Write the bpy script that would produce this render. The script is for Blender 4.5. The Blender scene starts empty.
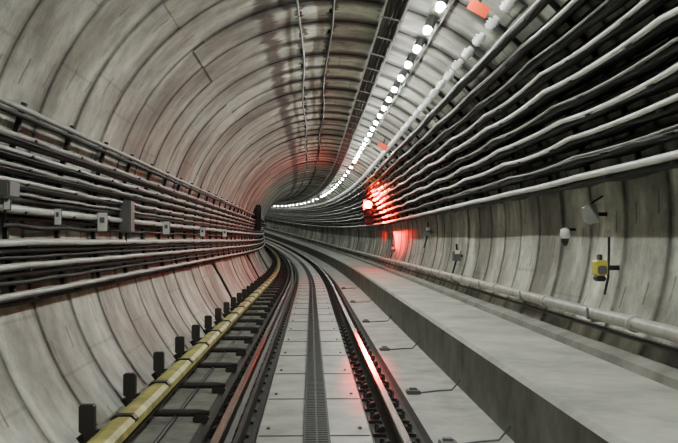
import bpy, math, random
from mathutils import Vector
random.seed(4)
F=900.0; VX,VY=311.0,240.0
CX,CY,R=0.35,0.21,2.9
CAMZ=1.75
S0=30.0; RH=600.0; RV=2200.0
SMIN,SMAX=-10.0,190.0

def frame(s):
    if s<=S0:
        return Vector((0,s,0)),Vector((1,0,0)),Vector((0,1,0))
    th=(s-S0)/RH
    o=Vector((-RH*(1-math.cos(th)),S0+RH*math.sin(th),(s-S0)**2/(2*RV)))
    return o,Vector((math.cos(th),math.sin(th),0)),Vector((-math.sin(th),math.cos(th),0))
def P(s,x,y):
    o,r,f=frame(s)
    return o+r*x+Vector((0,0,y+CAMZ))
def ray(px,py,inset=0.0):
    """cross-section point on the lining (minus inset) for a service running along the tunnel"""
    dx,dy=px-VX,VY-py
    n=math.hypot(dx,dy); dx/=n; dy/=n
    rr=R-inset
    b=-(dx*CX+dy*CY); c=CX*CX+CY*CY-rr*rr
    t=-b+math.sqrt(b*b-c)
    return dx*t,dy*t
def polar(a,rr):
    return CX+rr*math.cos(a),CY+rr*math.sin(a)
def ang(x,y): return math.atan2(y-CY,x-CX)

def srange(a,b,d1=0.4,mid=45,d2=0.8):
    out=[];s=a
    while s<b:
        out.append(s); s+= d1 if s<mid else d2
    out.append(b); return out

class MB:
    def __init__(self): self.v=[];self.f=[];self.m=[];self.uv=[];self.sm=[]
    def face(self,idx,m=0,uv=None,smooth=False):
        self.f.append(idx);self.m.append(m);self.uv.append(uv or [(0,0)]*len(idx));self.sm.append(smooth)
    def sweep(self,prof,ss,closed=True,m=0,mats=None,off=None,smooth=False,caps=False):
        n=len(prof);base=len(self.v)
        us=[0]
        for i in range(1,n+1):
            a=prof[i-1];b=prof[i%n];us.append(us[-1]+math.hypot(a[0]-b[0],a[1]-b[1]))
        for s in ss:
            ox,oy=off(s) if off else (0,0)
            for (x,y) in prof: self.v.append(P(s,x+ox,y+oy))
        k=n if closed else n-1
        for j in range(len(ss)-1):
            for i in range(k):
                a=base+j*n+i;b=base+j*n+(i+1)%n;c=base+(j+1)*n+(i+1)%n;d=base+(j+1)*n+i
                self.face((a,b,c,d),mats[i] if mats else m,[(us[i],ss[j]),(us[i+1],ss[j]),(us[i+1],ss[j+1]),(us[i],ss[j+1])],smooth)
        if caps and closed:
            self.face(tuple(base+i for i in range(n))[::-1],m); e=base+(len(ss)-1)*n
            self.face(tuple(e+i for i in range(n)),m)
    def tube(self,x,y,r,ss,m=0,n=7,off=None):
        self.sweep([(x+r*math.cos(-2*math.pi*i/n),y+r*math.sin(-2*math.pi*i/n)) for i in range(n)],ss,True,m,None,off,True,True)
    def box(self,s,x,y,ds,dx,dy,m=0,rot=0.0,bev=0.0):
        """box centred at (x,y) of cross-section at s; rot rotates in the cross-section"""
        c,sn=math.cos(rot),math.sin(rot)
        hx,hy=dx/2,dy/2
        if bev>0:
            b=min(bev,hx*.9,hy*.9)
            pr=[(-hx+b,-hy),(hx-b,-hy),(hx,-hy+b),(hx,hy-b),(hx-b,hy),(-hx+b,hy),(-hx,hy-b),(-hx,-hy+b)]
        else: pr=[(-hx,-hy),(hx,-hy),(hx,hy),(-hx,hy)]
        pr=[(x+a*c-b2*sn,y+a*sn+b2*c) for a,b2 in pr]
        self.sweep(pr[::-1],[s-ds/2,s+ds/2],True,m,caps=True)
    def pipe(self,pts,r,m=0,n=7):
        base=len(self.v);N=len(pts)
        for i,p in enumerate(pts):
            t=(pts[min(i+1,N-1)]-pts[max(i-1,0)]).normalized()
            up=Vector((0,0,1)) if abs(t.z)<0.9 else Vector((0,1,0))
            a=t.cross(up).normalized();b=t.cross(a).normalized()
            for k in range(n):
                w=2*math.pi*k/n
                self.v.append(p+a*r*math.cos(w)+b*r*math.sin(w))
        for i in range(N-1):
            for k in range(n):
                self.face((base+i*n+k,base+i*n+(k+1)%n,base+(i+1)*n+(k+1)%n,base+(i+1)*n+k),m,None,True)
        self.face(tuple(base+k for k in range(n)),m);self.face(tuple(base+(N-1)*n+k for k in range(n))[::-1],m)
    def revolve(self,p0,axis,rings,m=0,n=14,mats=None):
        axis=axis.normalized();up=Vector((0,0,1)) if abs(axis.z)<.9 else Vector((1,0,0))
        a=axis.cross(up).normalized();b=axis.cross(a).normalized();base=len(self.v)
        for d,r in rings:
            for k in range(n):
                w=2*math.pi*k/n;self.v.append(p0+axis*d+a*r*math.cos(w)+b*r*math.sin(w))
        for i in range(len(rings)-1):
            for k in range(n):
                self.face((base+i*n+k,base+i*n+(k+1)%n,base+(i+1)*n+(k+1)%n,base+(i+1)*n+k),mats[i] if mats else m,None,True)
        self.face(tuple(base+k for k in range(n)),m);e=base+(len(rings)-1)*n
        self.face(tuple(e+k for k in range(n))[::-1],mats[-1] if mats else m)
    def build(self,name,mats,parent=None):
        me=bpy.data.meshes.new(name);me.from_pydata([tuple(v) for v in self.v],[],self.f)
        for mt in mats: me.materials.append(mt)
        me.polygons.foreach_set('material_index',self.m)
        me.polygons.foreach_set('use_smooth',self.sm)
        uvl=me.uv_layers.new(name='UVMap')
        flat=[]
        for u in self.uv:
            for a in u: flat+= [a[0],a[1]]
        uvl.data.foreach_set('uv',flat)
        me.update()
        ob=bpy.data.objects.new(name,me);bpy.context.scene.collection.objects.link(ob)
        if parent: ob.parent=parent
        return ob

# ---------------- materials
def mat(name,col,rough=.6,metal=0.,emit=None,es=0,var=0.0,vscale=6.,bump=0.):
    m=bpy.data.materials.new(name);m.use_nodes=True;nt=m.node_tree;b=nt.nodes['Principled BSDF']
    b.inputs['Base Color'].default_value=(*col,1);b.inputs['Roughness'].default_value=rough;b.inputs['Metallic'].default_value=metal
    if emit: b.inputs['Emission Color'].default_value=(*emit,1);b.inputs['Emission Strength'].default_value=es
    if var>0:
        tc=nt.nodes.new('ShaderNodeTexCoord');n=nt.nodes.new('ShaderNodeTexNoise');n.inputs['Scale'].default_value=vscale;n.inputs['Detail'].default_value=5;n.inputs['Roughness'].default_value=.65
        nt.links.new(tc.outputs['Object'],n.inputs['Vector'])
        r=nt.nodes.new('ShaderNodeValToRGB');r.color_ramp.elements[0].position=.3;r.color_ramp.elements[1].position=.7
        r.color_ramp.elements[0].color=tuple(max(0,c*(1-var)) for c in col)+(1,);r.color_ramp.elements[1].color=tuple(min(1,c*(1+var)) for c in col)+(1,)
        nt.links.new(n.outputs['Fac'],r.inputs['Fac']);nt.links.new(r.outputs['Color'],b.inputs['Base Color'])
        if bump>0:
            bp=nt.nodes.new('ShaderNodeBump');bp.inputs['Strength'].default_value=bump;bp.inputs['Distance'].default_value=.02
            nt.links.new(n.outputs['Fac'],bp.inputs['Height']);nt.links.new(bp.outputs['Normal'],b.inputs['Normal'])
    return m

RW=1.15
def lining_mat():
    m=bpy.data.materials.new('segment_concrete');m.use_nodes=True;nt=m.node_tree;N=nt.nodes;L=nt.links;b=N['Principled BSDF']
    uv=N.new('ShaderNodeUVMap');uv.uv_map='UVMap'
    sep=N.new('ShaderNodeSeparateXYZ');L.new(uv.outputs['UV'],sep.inputs[0]);U=sep.outputs['X'];V=sep.outputs['Y']
    def M(op,a,b_=None,c=None,clamp=False):
        n=N.new('ShaderNodeMath');n.operation=op;n.use_clamp=clamp
        for i,x in enumerate((a,b_,c)):
            if x is None: continue
            if isinstance(x,(int,float)): n.inputs[i].default_value=x
            else: L.new(x,n.inputs[i])
        return n.outputs[0]
    def noise(su,sv,detail=4,scale=1,rough=.55,off=0):
        c=N.new('ShaderNodeCombineXYZ');L.new(M('MULTIPLY',U,su),c.inputs[0]);L.new(M('MULTIPLY',V,sv),c.inputs[1]);c.inputs[2].default_value=off
        n=N.new('ShaderNodeTexNoise');n.inputs['Scale'].default_value=scale;n.inputs['Detail'].default_value=detail;n.inputs['Roughness'].default_value=rough
        L.new(c.outputs[0],n.inputs['Vector']);return n.outputs['Fac']
    def sstep(x,a,b_,lo=0.,hi=1.):
        n=N.new('ShaderNodeMapRange');n.interpolation_type='SMOOTHSTEP';L.new(x,n.inputs[0])
        for i,v in enumerate((a,b_,lo,hi)): n.inputs[i+1].default_value=v
        return n.outputs[0]
    streak=sstep(noise(.7,1.6,4,1,.5),.36,.64,.66,1.2)
    big=sstep(noise(.5,.45,3,1,.5,4),.35,.65,.5,1.32)
    fine=sstep(noise(4,4.5,5,1,.7,9),.35,.65,.75,1.16)
    ring=M('FLOOR',M('DIVIDE',V,RW))
    wn=N.new('ShaderNodeTexWhiteNoise');wn.noise_dimensions='1D';L.new(ring,wn.inputs['W'])
    rt=M('MULTIPLY_ADD',wn.outputs['Value'],.35,.83)
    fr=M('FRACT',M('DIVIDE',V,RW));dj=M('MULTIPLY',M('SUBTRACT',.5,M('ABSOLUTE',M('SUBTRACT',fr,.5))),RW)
    nz=noise(5,5,3,1,.6,2)
    jd=sstep(M('ADD',dj,M('MULTIPLY',nz,-.08)),-.015,.10,.42,1.)
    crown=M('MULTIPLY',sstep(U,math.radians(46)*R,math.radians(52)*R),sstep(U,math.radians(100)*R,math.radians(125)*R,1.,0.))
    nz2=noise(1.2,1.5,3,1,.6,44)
    lamp_band=sstep(M('ADD',dj,M('MULTIPLY',nz2,-.25)),-.02,.22,.16,1.65)  # lamplight and the dark between lamps, put into the ceiling albedo
    lamp_band=M('ADD',M('MULTIPLY',lamp_band,crown),M('SUBTRACT',1,crown))
    left_shade=M('MULTIPLY',sstep(U,math.radians(95)*R,math.radians(125)*R),sstep(U,math.radians(150)*R,math.radians(175)*R,1.,0.))  # shade on the upper-left lining, put into its albedo
    left_shade=M('SUBTRACT',1,M('MULTIPLY',left_shade,.30))
    lu=M('ADD',M('DIVIDE',U,2.9),M('MULTIPLY',wn.outputs['Value'],.6));lf=M('FRACT',lu)
    dl=M('MULTIPLY',M('SUBTRACT',.5,M('ABSOLUTE',M('SUBTRACT',lf,.5))),2.9)
    ld=sstep(dl,.005,.025,.75,1.)
    pu=M('ABSOLUTE',M('SUBTRACT',M('FRACT',M('ADD',M('DIVIDE',U,.85),M('MULTIPLY',V,.16))),.5))
    pv=M('ABSOLUTE',M('SUBTRACT',M('FRACT',M('ADD',M('DIVIDE',V,.575),M('MULTIPLY',U,.22))),.5))
    pk=M('MULTIPLY',M('MULTIPLY',M('LESS_THAN',pu,.13),M('LESS_THAN',pv,.035)),sstep(noise(.9,1.3,2,1,.5,31),.38,.48))
    pm=M('SUBTRACT',1,M('MULTIPLY',pk,.6))
    val=M('MULTIPLY',M('MULTIPLY',M('MULTIPLY',streak,big),M('MULTIPLY',fine,rt)),M('MULTIPLY',M('MULTIPLY',M('MULTIPLY',jd,left_shade),lamp_band),M('MULTIPLY',ld,pm)))
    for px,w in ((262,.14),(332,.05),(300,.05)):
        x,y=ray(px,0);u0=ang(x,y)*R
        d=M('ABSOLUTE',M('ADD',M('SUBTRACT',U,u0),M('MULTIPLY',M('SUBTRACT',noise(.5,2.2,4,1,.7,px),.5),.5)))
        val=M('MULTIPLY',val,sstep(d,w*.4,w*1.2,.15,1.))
    cr=N.new('ShaderNodeMix');cr.data_type='RGBA'
    L.new(noise(.6,.9,3,1,.5,20),cr.inputs[0]);cr.inputs[6].default_value=(.50,.49,.41,1);cr.inputs[7].default_value=(.475,.485,.44,1)
    mul=N.new('ShaderNodeVectorMath');mul.operation='SCALE';L.new(cr.outputs[2],mul.inputs[0]);L.new(val,mul.inputs[3])
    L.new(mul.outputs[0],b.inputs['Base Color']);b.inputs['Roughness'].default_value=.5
    bp=N.new('ShaderNodeBump');bp.inputs['Strength'].default_value=.25;bp.inputs['Distance'].default_value=.03
    L.new(M('MULTIPLY',streak,fine),bp.inputs['Height']);L.new(bp.outputs['Normal'],b.inputs['Normal'])
    return m
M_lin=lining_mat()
M_floor=mat('bed_concrete',(.20,.195,.17),.7,var=.45,vscale=3,bump=.4)
M_slab=mat('slab_concrete',(.40,.405,.37),.5,var=.35,vscale=2.2,bump=.3)
M_side=mat('side_bed_concrete',(.36,.36,.325),.6,var=.4,vscale=1.8,bump=.3)
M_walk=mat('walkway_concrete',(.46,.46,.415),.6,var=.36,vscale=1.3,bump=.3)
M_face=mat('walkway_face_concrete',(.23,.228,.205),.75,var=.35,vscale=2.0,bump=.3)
M_dark=mat('rail_bed_dark',(.03,.027,.025),.8,var=.4,vscale=8)
M_rust=mat('rail_steel_side',(.04,.032,.028),.55,.5,var=.3,vscale=10)
M_top=mat('rail_steel_polished',(.42,.37,.34),.2,1.)
M_clip=mat('clip_steel',(.025,.022,.02),.6,.3)
M_yel=mat('yellow_cover',(.46,.41,.13),.5,var=.6,vscale=3)
M_brn=mat('bracket_dark',(.035,.030,.027),.6)
M_blk=mat('cable_black',(.005,.005,.005),.6)
M_blk2=mat('cable_charcoal',(.014,.014,.014),.5)
M_gry=mat('cable_grey',(.26,.26,.24),.4,var=.3,vscale=3)
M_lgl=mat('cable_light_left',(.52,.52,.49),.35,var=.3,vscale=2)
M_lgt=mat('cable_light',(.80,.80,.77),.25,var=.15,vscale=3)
M_gal=mat('galvanised_steel',(.30,.30,.30),.4,.7,var=.2,vscale=5)
M_pipe=mat('fire_pipe',(.42,.41,.37),.4,var=.35,vscale=4)
M_wht=mat('label_white',(.74,.74,.70),.5)
M_ins=mat('insulator_white',(.85,.85,.83),.3)
M_box=mat('box_grey',(.12,.12,.12),.5)
M_org=mat('marker_orange',(.9,.08,.01),.5)
M_lamp=mat('lamp_diffuser',(.9,.9,.9),.4,emit=(.97,1,.92),es=280)
M_red=mat('signal_red_lens',(.5,.01,.01),.2,emit=(1,.14,.004),es=170)
M_lens=mat('signal_dark_lens',(.02,.02,.02),.15)
M_yb=mat('yellow_plastic',(.7,.6,.1),.4)
M_strip=mat('mat_rubber',(.035,.037,.037),.6,var=.4,vscale=9)
M_rack2=mat('rack_dark_steel',(.008,.008,.008),.6)

# ---------------- lining
def lining(name,a0,a1,n):
    mb=MB()
    k=math.floor(SMIN/RW)
    rows=[]
    while k*RW<SMAX:
        b=k*RW; lip=random.uniform(-.014,.014)
        if b<80:
            rows+=[(b+.0,.04),(b+.035,.04),(b+.05,lip),(b+RW*.5,lip-.004),(b+RW-.02,lip)]
        else:
            rows+=[(b+.0,.03),(b+.05,.03),(b+.06,lip),(b+RW-.02,lip)]
        k+=1
    for (s,dr) in rows:
        for i in range(n+1):
            a=a0+(a1-a0)*i/n;x,y=polar(a,R+dr);mb.v.append(P(s,x,y))
    for j in range(len(rows)-1):
        for i in range(n):
            a=j*(n+1)+i
            u0=(a0+(a1-a0)*i/n)*R;u1=(a0+(a1-a0)*(i+1)/n)*R
            mb.face((a,a+1,a+n+2,a+n+1),0,[(u0,rows[j][0]),(u1,rows[j][0]),(u1,rows[j+1][0]),(u0,rows[j+1][0])],False)
    return mb.build(name,[M_lin])
rad=math.radians
aL=ang(-1.79,-1.85)
if aL<0:aL+=2*math.pi
lining('wall_right',rad(-42),rad(50),26)
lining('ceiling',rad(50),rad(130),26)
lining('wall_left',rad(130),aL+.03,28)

# ---------------- floor
SS=srange(SMIN,SMAX,1.2,200,1.2)
mb=MB()
mb.sweep([(-2.0,-1.75),(-1.05,-1.75),(-1.0,-1.77),(-.50,-1.77),(-.46,-1.69),(.52,-1.69),(.56,-1.77),(1.0,-1.77),(1.05,-1.74),(1.8,-1.74)],SS,False,
   mats=[0,1,1,2,2,2,1,1,3])
mb.sweep([(-2.02,-1.78),(-2.02,-1.60),(-1.86,-1.66),(-1.80,-1.76)],SS,False,m=0)
mb.build('floor',[M_floor,M_dark,M_slab,M_side])
mb=MB()
s=4.2
while s<60:
    mb.box(s,.03,-1.687,.02,.96,.010,0)
    for sx in (-.38,.44): mb.box(s+.3,sx,-1.68,.06,.03,.015,0)
    s+=1.8
mb.build('slab_joint_strips',[M_box])

# walkway
mb=MB()
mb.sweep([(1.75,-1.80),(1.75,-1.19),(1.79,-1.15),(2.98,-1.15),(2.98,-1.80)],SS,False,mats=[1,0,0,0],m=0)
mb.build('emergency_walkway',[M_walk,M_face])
mb=MB()
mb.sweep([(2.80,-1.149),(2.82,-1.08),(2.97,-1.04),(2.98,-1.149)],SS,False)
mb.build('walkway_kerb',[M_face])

# rails
SR=srange(SMIN,SMAX,.8,45,1.2)
def rail(x0,name='running_rail',y0=-1.75):
    pr=[(-.07,0),(-.07,.012),(-.012,.03),(-.010,.13),(-.034,.145),(-.036,.18),(-.028,.19),(.028,.19),(.036,.18),(.034,.145),(.010,.13),(.012,.03),(.07,.012),(.07,0)]
    m=[0]*14
    for i in(5,6,7): m[i]=1
    mb=MB();mb.sweep([(x0+a,y0+b) for a,b in pr],SR,True,mats=m)
    return mb.build(name,[M_rust,M_top])
rail(-.75);rail(.75)
mb=MB()
mb.sweep([(-.62,-1.74),(-.62,-1.60),(-.58,-1.60),(-.58,-1.74)],SR,True)
mb.sweep([(-.95,-1.75),(-.95,-1.67),(-.90,-1.67),(-.90,-1.75)],SR,True)
mb.build('guard_rail',[M_rust])
mb=MB();s=4.0
while s<95:
    for x0 in (-.75,.75):
        mb.box(s,x0,-1.755,.22,.40,.03,0,bev=.01)
        for d in (-1,1):
            mb.box(s,x0+d*.11,-1.715,.10,.07,.05,0,rot=-d*.35,bev=.012)
            mb.revolve(P(s,x0+d*.15,-1.745),Vector((0,0,1)),[(0,.022),(.06,.022),(.075,.012)],0,8)
    s+=.6
mb.build('rail_fastenings',[M_clip])
mb=MB()
for s in (7.6,10.2,14.2,19,25,32):
    mb.box(s,1.16,-1.72,.14,.16,.05,0,bev=.015); mb.box(s+.03,1.16,-1.69,.07,.09,.03,0,bev=.01)
    mb.pipe([P(s,1.22,-1.73),P(s+.1,1.45,-1.725),P(s+.15,1.62,-1.725),P(s+.2,1.73,-1.62)],.010,0)
mb.build('track_junction_box',[M_box])

# centre cable mat
mb=MB()
mb.sweep([(-.065,-1.69),(-.055,-1.672),(.155,-1.672),(.165,-1.69)],SS,False)
s=3.0
while s<60:
    mb.box(s,.05,-1.670,.03,.20,.006,0); s+=.09
for xx in(-.055,.05,.155): mb.sweep([(xx-.010,-1.672),(xx-.010,-1.662),(xx+.010,-1.662),(xx+.010,-1.672)],SS,False)
mb.build('cable_protection_mat',[M_strip])

# third rail + brackets
mb=MB()
mb.sweep([(-1.55,-1.47),(-1.55,-1.40),(-1.49,-1.37),(-1.40,-1.37),(-1.36,-1.40),(-1.36,-1.46),(-1.38,-1.46),(-1.38,-1.41),(-1.53,-1.41),(-1.53,-1.47)],SR,True,m=0)
mb.sweep([(-1.50,-1.56),(-1.50,-1.54),(-1.465,-1.53),(-1.465,-1.46),(-1.50,-1.45),(-1.50,-1.42),(-1.41,-1.42),(-1.41,-1.45),(-1.445,-1.46),(-1.445,-1.53),(-1.41,-1.54),(-1.41,-1.56)],SR,True,m=1)
mb.tube(-1.66,-1.60,.02,SR,2);mb.tube(-1.30,-1.70,.02,SR,2)
s=5.45
while s<120:
    mb.box(s,-1.74,-1.39,.07,.12,.22,3,bev=.015)
    mb.box(s,-1.74,-1.56,.06,.05,.2,3)
    mb.box(s,-1.64,-1.50,.05,.20,.05,3,bev=.01)
    pts=[P(s,-1.80,-1.52),P(s,-1.74,-1.60),P(s,-1.62,-1.655),P(s,-1.40,-1.665),P(s,-1.10,-1.665),P(s,-.98,-1.68)]
    mb.pipe(pts,.038,3,8)
    mb.box(s,-1.05,-1.72,.14,.16,.07,3,bev=.02); mb.box(s,-1.62,-1.72,.12,.12,.09,3,bev=.02)
    mb.box(s,-1.455,-1.60,.05,.05,.12,4)
    mb.box(s,-1.455,-1.40,.10,.20,.085,5,bev=.03)
    s+=1.65
mb.build('third_rail',[M_yel,M_rust,M_blk2,M_brn,M_gry,M_blk2])

# ---------------- left services
def sag(A,sp,ph=0,dxa=0.0,seed=0):
    rnd=random.Random(seed)
    tab=[rnd.uniform(.3,1.4) for _ in range(400)]
    def f(s):
        q=(s+ph)/sp; k=math.floor(q); t=q-k
        return (dxa*math.sin(s*.7+seed), -A*tab[int(k)%400]*4*t*(1-t))
    return f
SC=srange(SMIN,SMAX,.4,50,1.2)
mb=MB()
left=[(98,.07,.026,1,.006),(106,.10,.022,0,.01),(128,.18,.024,1,.012),(136,.14,.036,0,.01),(146,.19,.018,2,.012),(151,.15,.034,0,.01),(161,.20,.018,1,.012),(167,.15,.034,0,.01),(177,.19,.018,2,.012),(182,.16,.032,0,.01),(190,.19,.014,1,.012),(196,.14,.03,0,.01),
(207,.18,.034,2,.008),(216,.10,.025,0,.02),(224,.08,.022,0,.02),(242,.19,.032,2,.008),(250,.13,.03,0,.01),(258,.09,.022,0,.01),(267,.19,.026,2,.01),(275,.12,.034,0,.01),(284,.09,.022,0,.01),(298,.15,.026,2,.008),(305,.10,.026,0,.01)]
for i,(py,ins,r,m,A) in enumerate(left):
    x,y=ray(0,py,ins)
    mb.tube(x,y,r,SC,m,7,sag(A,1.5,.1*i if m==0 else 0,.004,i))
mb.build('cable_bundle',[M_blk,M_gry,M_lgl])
mb=MB();s=-3
a0=ang(*ray(0,92));a1=ang(*ray(0,308))
if a0<0:a0+=2*math.pi
if a1<0:a1+=2*math.pi
tiers=[128,146,161,177,207,242,267,298]
while s<120:
    n=12
    for i in range(n):
        a=a0+(a1-a0)*(i+.5)/n;x,y=polar(a,R-.03)
        mb.box(s,x,y,.05,.04,abs(a1-a0)*R/n*1.03,0,rot=a)
    for t in tiers:
        x,y=ray(0,t,.115)
        mb.box(s,x,y-.035,.045,.20,.02,0,rot=0);
    s+=1.5
for t in tiers:
    x,y=ray(0,t,.20);x2,y2=ray(0,t,.02)
    mb.sweep([(x,y-.03),(x2,y-.03),(x2,y-.04),(x,y-.04)],SR,True,m=0)
mb.build('cable_bracket_rack',[M_rack2])
def depth(px,x): return F*x/(px-VX)
mb=MB()
for px,py,w,h in ((104,222,.10,.20),(167,228,.10,.20),(203,232,.10,.18),(60,217,.05,.14),(225,233,.1,.2),(10,203,.04,.1)):
    x,y=ray(px,py,.26);s=depth(px,x)
    mb.box(s,x,y,.015,w,h,0); mb.box(s+.015,x,y,.012,w+.015,h+.015,1)
    mb.box(s-.01,x,y+.02,.008,w*.5,h*.3,1); mb.box(s+.02,x-.10,y,.02,.16,.02,1)
mb.build('cable_label_plates',[M_wht,M_box])
mb=MB()
for px,py,h in ((128,217,.40),(8,190,.13)):
    x,y=ray(px,py,.24);s=depth(px,x)
    mb.box(s,x,y,.22,.15,h,0,bev=.015);mb.box(s-.115,x,y,.02,.12,h-.04,0,bev=.01);mb.pipe([P(s,x,y-h/2),P(s+.1,x-.03,y-h/2-.12),P(s+.3,x-.12,y-h/2-.2)],.015,1)
    mb.box(s,x-.12,y,.06,.14,.05,1)
mb.build('junction_box',[M_box,M_blk2])
mb=MB()
for s in (22.,34.,44.):
    pts=[]
    for i in range(15):
        a=a1-.02+(aL-a1)*i/14;x,y=polar(a,R-.03-.05*math.sin(i/14*math.pi));pts.append(P(s+.5*math.sin(i/14*math.pi),x,y))
    mb.pipe(pts,.03,0)
mb.build('cable_drop',[M_blk])

# ---------------- right services
mb=MB();br=MB()
rt=[(678,158),(678,128),(678,100),(678,70),(678,42),(678,12),(650,0),(610,0),(575,0),(540,0)]
for i,(px,py) in enumerate(rt):
    ins=.34 if i<6 else .26
    x,y=ray(px,py,ins)
    mb.tube(x,y+.03,(.036,.012,.026,.026,.014,.026,.020,.012,.020,.016)[i],SC,1 if i in(1,4,7) else 2,8,sag(.035 if i else .010,3.2,0,.008,30+i))
    a=ang(x,y);ca,sa=math.cos(a),math.sin(a)
    for j in range(5):
        d=.055+.062*j
        if ins-d<.03: continue
        mb.tube(x+d*ca,y+d*sa*.5-.01+.03*(j%2),.032,SC,0,6,sag(.02,1.6,0,.006,60+i*5+j))
    mb.tube(x+.16*ca,y+.16*sa*.5+.075,.03,SC,0,6,sag(.02,1.6,0,.006,160+i))
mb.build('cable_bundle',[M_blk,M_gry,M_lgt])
s=-2.6
b0=ang(*ray(678,170));b1=ang(*ray(520,0))
while s<130:
    n=16
    for i in range(n):
        a=b0+(b1-b0)*(i+.5)/n;x,y=polar(a,R-.025);br.box(s,x,y,.06,.045,(b1-b0)*R/n*1.03,0,rot=a)
    for i,(px,py) in enumerate(rt):
        ins=.34 if i<6 else .26
        x,y=ray(px,py,ins);a=ang(x,y);x2,y2=polar(a,R-.02)
        xm,ym=(x+x2)/2,(y+y2)/2-.03
        br.box(s,xm,ym,.05,math.hypot(x2-x,y2-y)+.08,.025,0,rot=math.atan2(y2-y,x2-x))
    s+=1.6
for i,(px,py) in enumerate(rt):
    ins=.30 if i<6 else .22
    x,y=ray(px,py,ins);x2,y2=polar(ang(x,y),R-.03)
    br.sweep([(x,y-.03),(x2,y2-.03),(x2,y2-.04),(x,y-.04)],SR,True,m=0)
br.build('cable_bracket_rack',[M_rack2])

mb=MB();s=6
while s<130:
    mb.revolve(P(s,*ray(512,0,.03)),P(s,*ray(512,0,.3))-P(s,*ray(512,0,0)),[(0,.045),(.05,.045),(.06,.075),(.08,.045),(.10,.075),(.12,.045),(.14,.065),(.17,.03)],0,10)
    s+=.8
mb.build('insulator_row',[M_ins])

mb=MB();x0,y0=ray(678,335,.16)
mb.tube(x0,y0,.062,SR,0,14)
s=2.
while s<100:
    mb.revolve(P(s,x0,y0),frame(s)[2],[(0,.062),(0,.078),(.09,.078),(.09,.062)],0,14)
    mb.box(s+1.2,x0+.10,y0-.075,.07,.26,.025,1);mb.box(s+1.2,x0,y0-.05,.05,.15,.02,1)
    mb.box(s+1.2,x0-.07,y0,.05,.012,.12,1)
    s+=3.0
x1,y1=ray(678,352,.10);mb.tube(x1,y1,.02,SR,2,7)
mb.build('fire_main_pipe',[M_pipe,M_gal,M_blk2])

def onwall(px,py,ins): 
    x,y=ray(px,py,ins); return depth(px,x),x,y
mb=MB();s,x,y=onwall(592,214,.20)
mb.box(s,x,y,.16,.10,.18,0,rot=.2,bev=.01);mb.box(s-.09,x,y,.02,.13,.21,0,rot=.2,bev=.01)
mb.box(s,x+.11,y,.05,.16,.04,1);mb.pipe([P(s,x,y+.08),P(s,x+.05,y+.14),P(s,x+.15,y+.2)],.012,1)
mb.build('tunnel_loudspeaker',[M_gry,M_blk2])
mb=MB();s,x,y=onwall(567,236,.14)
mb.revolve(P(s,x,y+.10),Vector((0,0,-1)),[(0,.02),(.02,.055),(.10,.065),(.13,.05),(.17,.045),(.22,.02)],0,12,mats=[0,0,0,1,1,1])
mb.box(s,x+.06,y+.08,.03,.14,.03,1);mb.build('bulkhead_lamp',[M_wht,M_blk2])
mb=MB();s,x,y=onwall(602,268,.20)
mb.box(s,x,y,.16,.12,.16,0,bev=.02);mb.box(s-.09,x,y-.02,.03,.09,.09,1,bev=.02);mb.revolve(P(s,x,y+.08),Vector((0,0,1)),[(0,.03),(.05,.03),(.06,.015)],2,10);mb.box(s,x-.0,y-.11,.12,.10,.06,2,bev=.02)
mb.box(s,x+.12,y,.05,.16,.05,2)
mb.pipe([P(s,x+.10,y+.40),P(s,x+.10,y+.2),P(s,x+.09,y-.1),P(s,x+.05,y-.28)],.014,2)
mb.box(s,x+.09,y+.36,.05,.06,.08,3)
mb.build('emergency_call_box',[M_yb,M_box,M_blk2,M_gry])
mb=MB()
for px,py,h in ((457,256,.42),(428,232,.42),(393,250,.35)):
    s,x,y=onwall(px,py,.15)
    mb.box(s,x,y,.2,.16,h*.5,0,bev=.02);mb.pipe([P(s,x,y+h*.6),P(s,x+.02,y),P(s,x-.05,y-h*.6),P(s,x-.1,y-h)],.022,1)
    mb.box(s-.12,x,y+h*.2,.03,.10,.08,2)
    mb.box(s,x+.07,y,.05,.12,.05,1)
mb.build('trackside_control_box',[M_box,M_blk2,M_wht])

# ---------------- ceiling services
mb=MB();xa,ya=ray(398,0,.14);a=ang(xa,ya)
def loc(dt,dr):
    return (xa+(-math.sin(a))*dt+math.cos(a)*dr, ya+math.cos(a)*dt+math.sin(a)*dr)
for dt in(-.13,.13):
    mb.sweep([loc(dt-.012,-.04),loc(dt+.012,-.04),loc(dt+.012,.04),loc(dt-.012,.04)],SR,True,m=0)
for dt in(-.08,-.02,.04,.09):
    x,y=loc(dt,.01);mb.tube(x,y,.03,SC,1,6,sag(.015,1.2,0,.004,int(dt*100)+90))
s=0.
while s<120:
    x,y=loc(0,-.035);mb.box(s,x,y,.035,.28,.018,2,rot=a+math.pi/2)
    for dt in(-.13,.13):
        x,y=loc(dt,.09);mb.box(s+.1,x,y,.03,.12,.03,0,rot=a)
    s+=1.15
mb.build('ceiling_cable_ladder',[M_lgt,M_blk,M_gry])
mb=MB()
for px,r,m in((332,.018,1),(299,.016,0)):
    x,y=ray(px,0,.06);mb.tube(x,y,r,SC,m,7,sag(.03,2.4,0,.03,px))
    s=0.
    while s<90:
        mb.box(s,x,y+.03,.04,.05,.09,1);s+=1.2
mb.build('radiating_cable',[M_gry,M_blk2])

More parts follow.
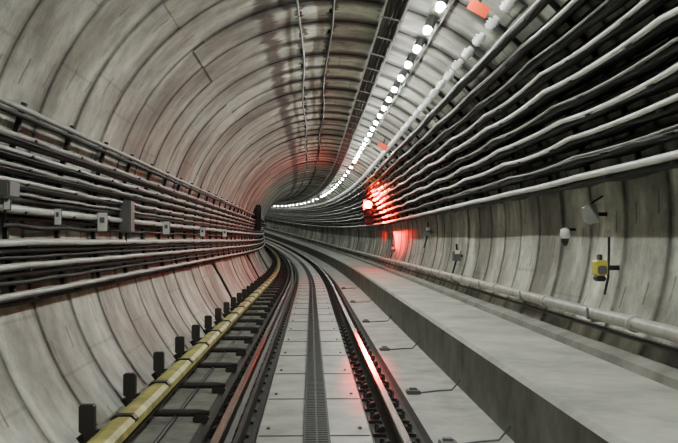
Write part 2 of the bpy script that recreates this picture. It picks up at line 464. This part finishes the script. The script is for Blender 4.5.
# lamps
xl,yl=ray(437,12,.13);al=ang(xl,yl)
mb=MB();s=10.35-1.15*17
while s<165:
    o,rv,fw=frame(s)
    inn=(rv*(-math.cos(al))+Vector((0,0,-math.sin(al)))).normalized();tan=fw.cross(inn).normalized()
    c=P(s,xl,yl)
    n=8
    def ell(cpt,rs,rt_): return [cpt+fw*rs*math.cos(2*math.pi*(k+.5)/n)+tan*rt_*math.sin(2*math.pi*(k+.5)/n) for k in range(n)]
    rings=[(0,.15,.05),(.05,.14,.045)]
    base=len(mb.v)
    for d,rs,r2 in rings: mb.v+=ell(c+inn*d,rs,r2)
    for k in range(n): mb.face((base+k,base+(k+1)%n,base+n+(k+1)%n,base+n+k),0)
    mb.face(tuple(base+n+k for k in range(n)),0)
    base=len(mb.v)
    for d,rs,r2 in [(-.13,.17,.06),(.01,.17,.07),(.01,.145,.05)]: mb.v+=ell(c+inn*d,rs,r2)
    for i in range(2):
        for k in range(n): mb.face((base+i*n+k,base+i*n+(k+1)%n,base+(i+1)*n+(k+1)%n,base+(i+1)*n+k),1)
    s+=1.15 if s<30 else (2.3 if s<60 else 4.6)
xq,yq=polar(al-.04,R-.05);mb.tube(xq,yq,.014,SR,1,6)
mb.build('ceiling_lamps',[M_lamp,M_box])

mb=MB()
for px,py,ins,sz in((480,6,.30,.22),(383,146,.3,.26)):
    s,x,y=onwall(px,py,ins)
    mb.box(s,x,y,.02,sz,sz*.55,0,rot=-.5);mb.box(s+.03,x+.03,y+.1,.02,.03,.25,1,rot=-.3)
mb.build('hanging_marker_plate',[M_org,M_blk2])

# signals
def signal(name,s,x,y,lit,w=.36,h=.95,lr=.1):
    mb=MB();f=frame(s)[2]
    mb.box(s,x,y,.22,w*.8,h,0,bev=.03);mb.box(s-.12,x,y,.02,w,h+.06,0,bev=.06)
    for i in range(3):
        yy=y+(i-1)*h*.33
        p=P(s-.13,x,yy)
        mb.revolve(p,-f,[(0,lr),(.02,lr),(.03,lr*.85)],0,16,mats=[0,0,(1 if i==lit else 2)])
        base=len(mb.v);n=9
        for d in(0,.12):
            for k in range(n):
                w_=math.pi*k/(n-1);mb.v.append(P(s-.13-d,x+(lr+.01)*math.cos(w_),yy+(lr+.01)*math.sin(w_)))
        for k in range(n-1): mb.face((base+k,base+k+1,base+n+k+1,base+n+k),0)
    sg=1 if x>0 else -1
    mb.box(s+.05,x+sg*.24,y+.1,.06,.36,.05,0);mb.box(s+.05,x+sg*.24,y-.1,.06,.36,.05,0)
    return mb.build(name,[M_blk,M_red,M_lens])
sz=36.0
xs=57/F*sz-frame(sz)[0].x; ys=35/F*sz-frame(sz)[0].z
sig=signal('railway_signal',sz,xs,ys-.30,2,w=.38,h=.95,lr=.17)
def redlight(kind,en,ds,dx=0):
    ld=bpy.data.lights.new('added_red_spot',kind);ld.energy=en;ld.color=(1,.008,.004);ld.shadow_soft_size=.12
    lo=bpy.data.objects.new('added_red_spot',ld);bpy.context.scene.collection.objects.link(lo);lo.location=P(sz-ds,xs+dx,ys);lo.parent=sig
    return ld,lo
# added spot: stands in for the signal's red halo on racks and walkway
ld,lo=redlight('SPOT',24000,.24,-.35);ld.spot_size=rad(80);ld.spot_blend=.5
lo.rotation_euler=(Vector((1.0,-.9,-.05))).to_track_quat('-Z','Y').to_euler()
# second added spot: red glare on the racks behind the signal head
ld,lo=redlight('SPOT',9000,.3,-.35);ld.spot_size=rad(80);ld.spot_blend=.5
lo.rotation_euler=(Vector((1.0,.9,.1))).to_track_quat('-Z','Y').to_euler()
# added narrow spot aimed at the right-hand rail for its red streak
ld,lo=redlight('SPOT',11000,.24);ld.spot_size=rad(1.9);ld.spot_blend=.7
lo.rotation_euler=(P(13,.84,-1.56)-lo.location).to_track_quat('-Z','Y').to_euler()
sz2=38.;signal('railway_signal',sz2,-55/F*sz2-frame(sz2)[0].x,22/F*sz2-frame(sz2)[0].z,-1,w=.46,h=1.05)

w=bpy.data.worlds.new('World');bpy.context.scene.world=w;w.use_nodes=True
w.node_tree.nodes['Background'].inputs[0].default_value=(.5,.5,.55,1);w.node_tree.nodes['Background'].inputs[1].default_value=.1
cd=bpy.data.cameras.new('camera');cam=bpy.data.objects.new('camera',cd);bpy.context.scene.collection.objects.link(cam)
cd.sensor_width=36;cd.lens=36*F/678;cd.clip_start=.05;cd.clip_end=500
cam.location=(0,0,CAMZ)
yaw=math.atan((339-VX)/F);pitch=math.atan((VY-221.5)/F)
cam.rotation_euler=(math.pi/2+pitch,0,-yaw)
bpy.context.scene.camera=cam
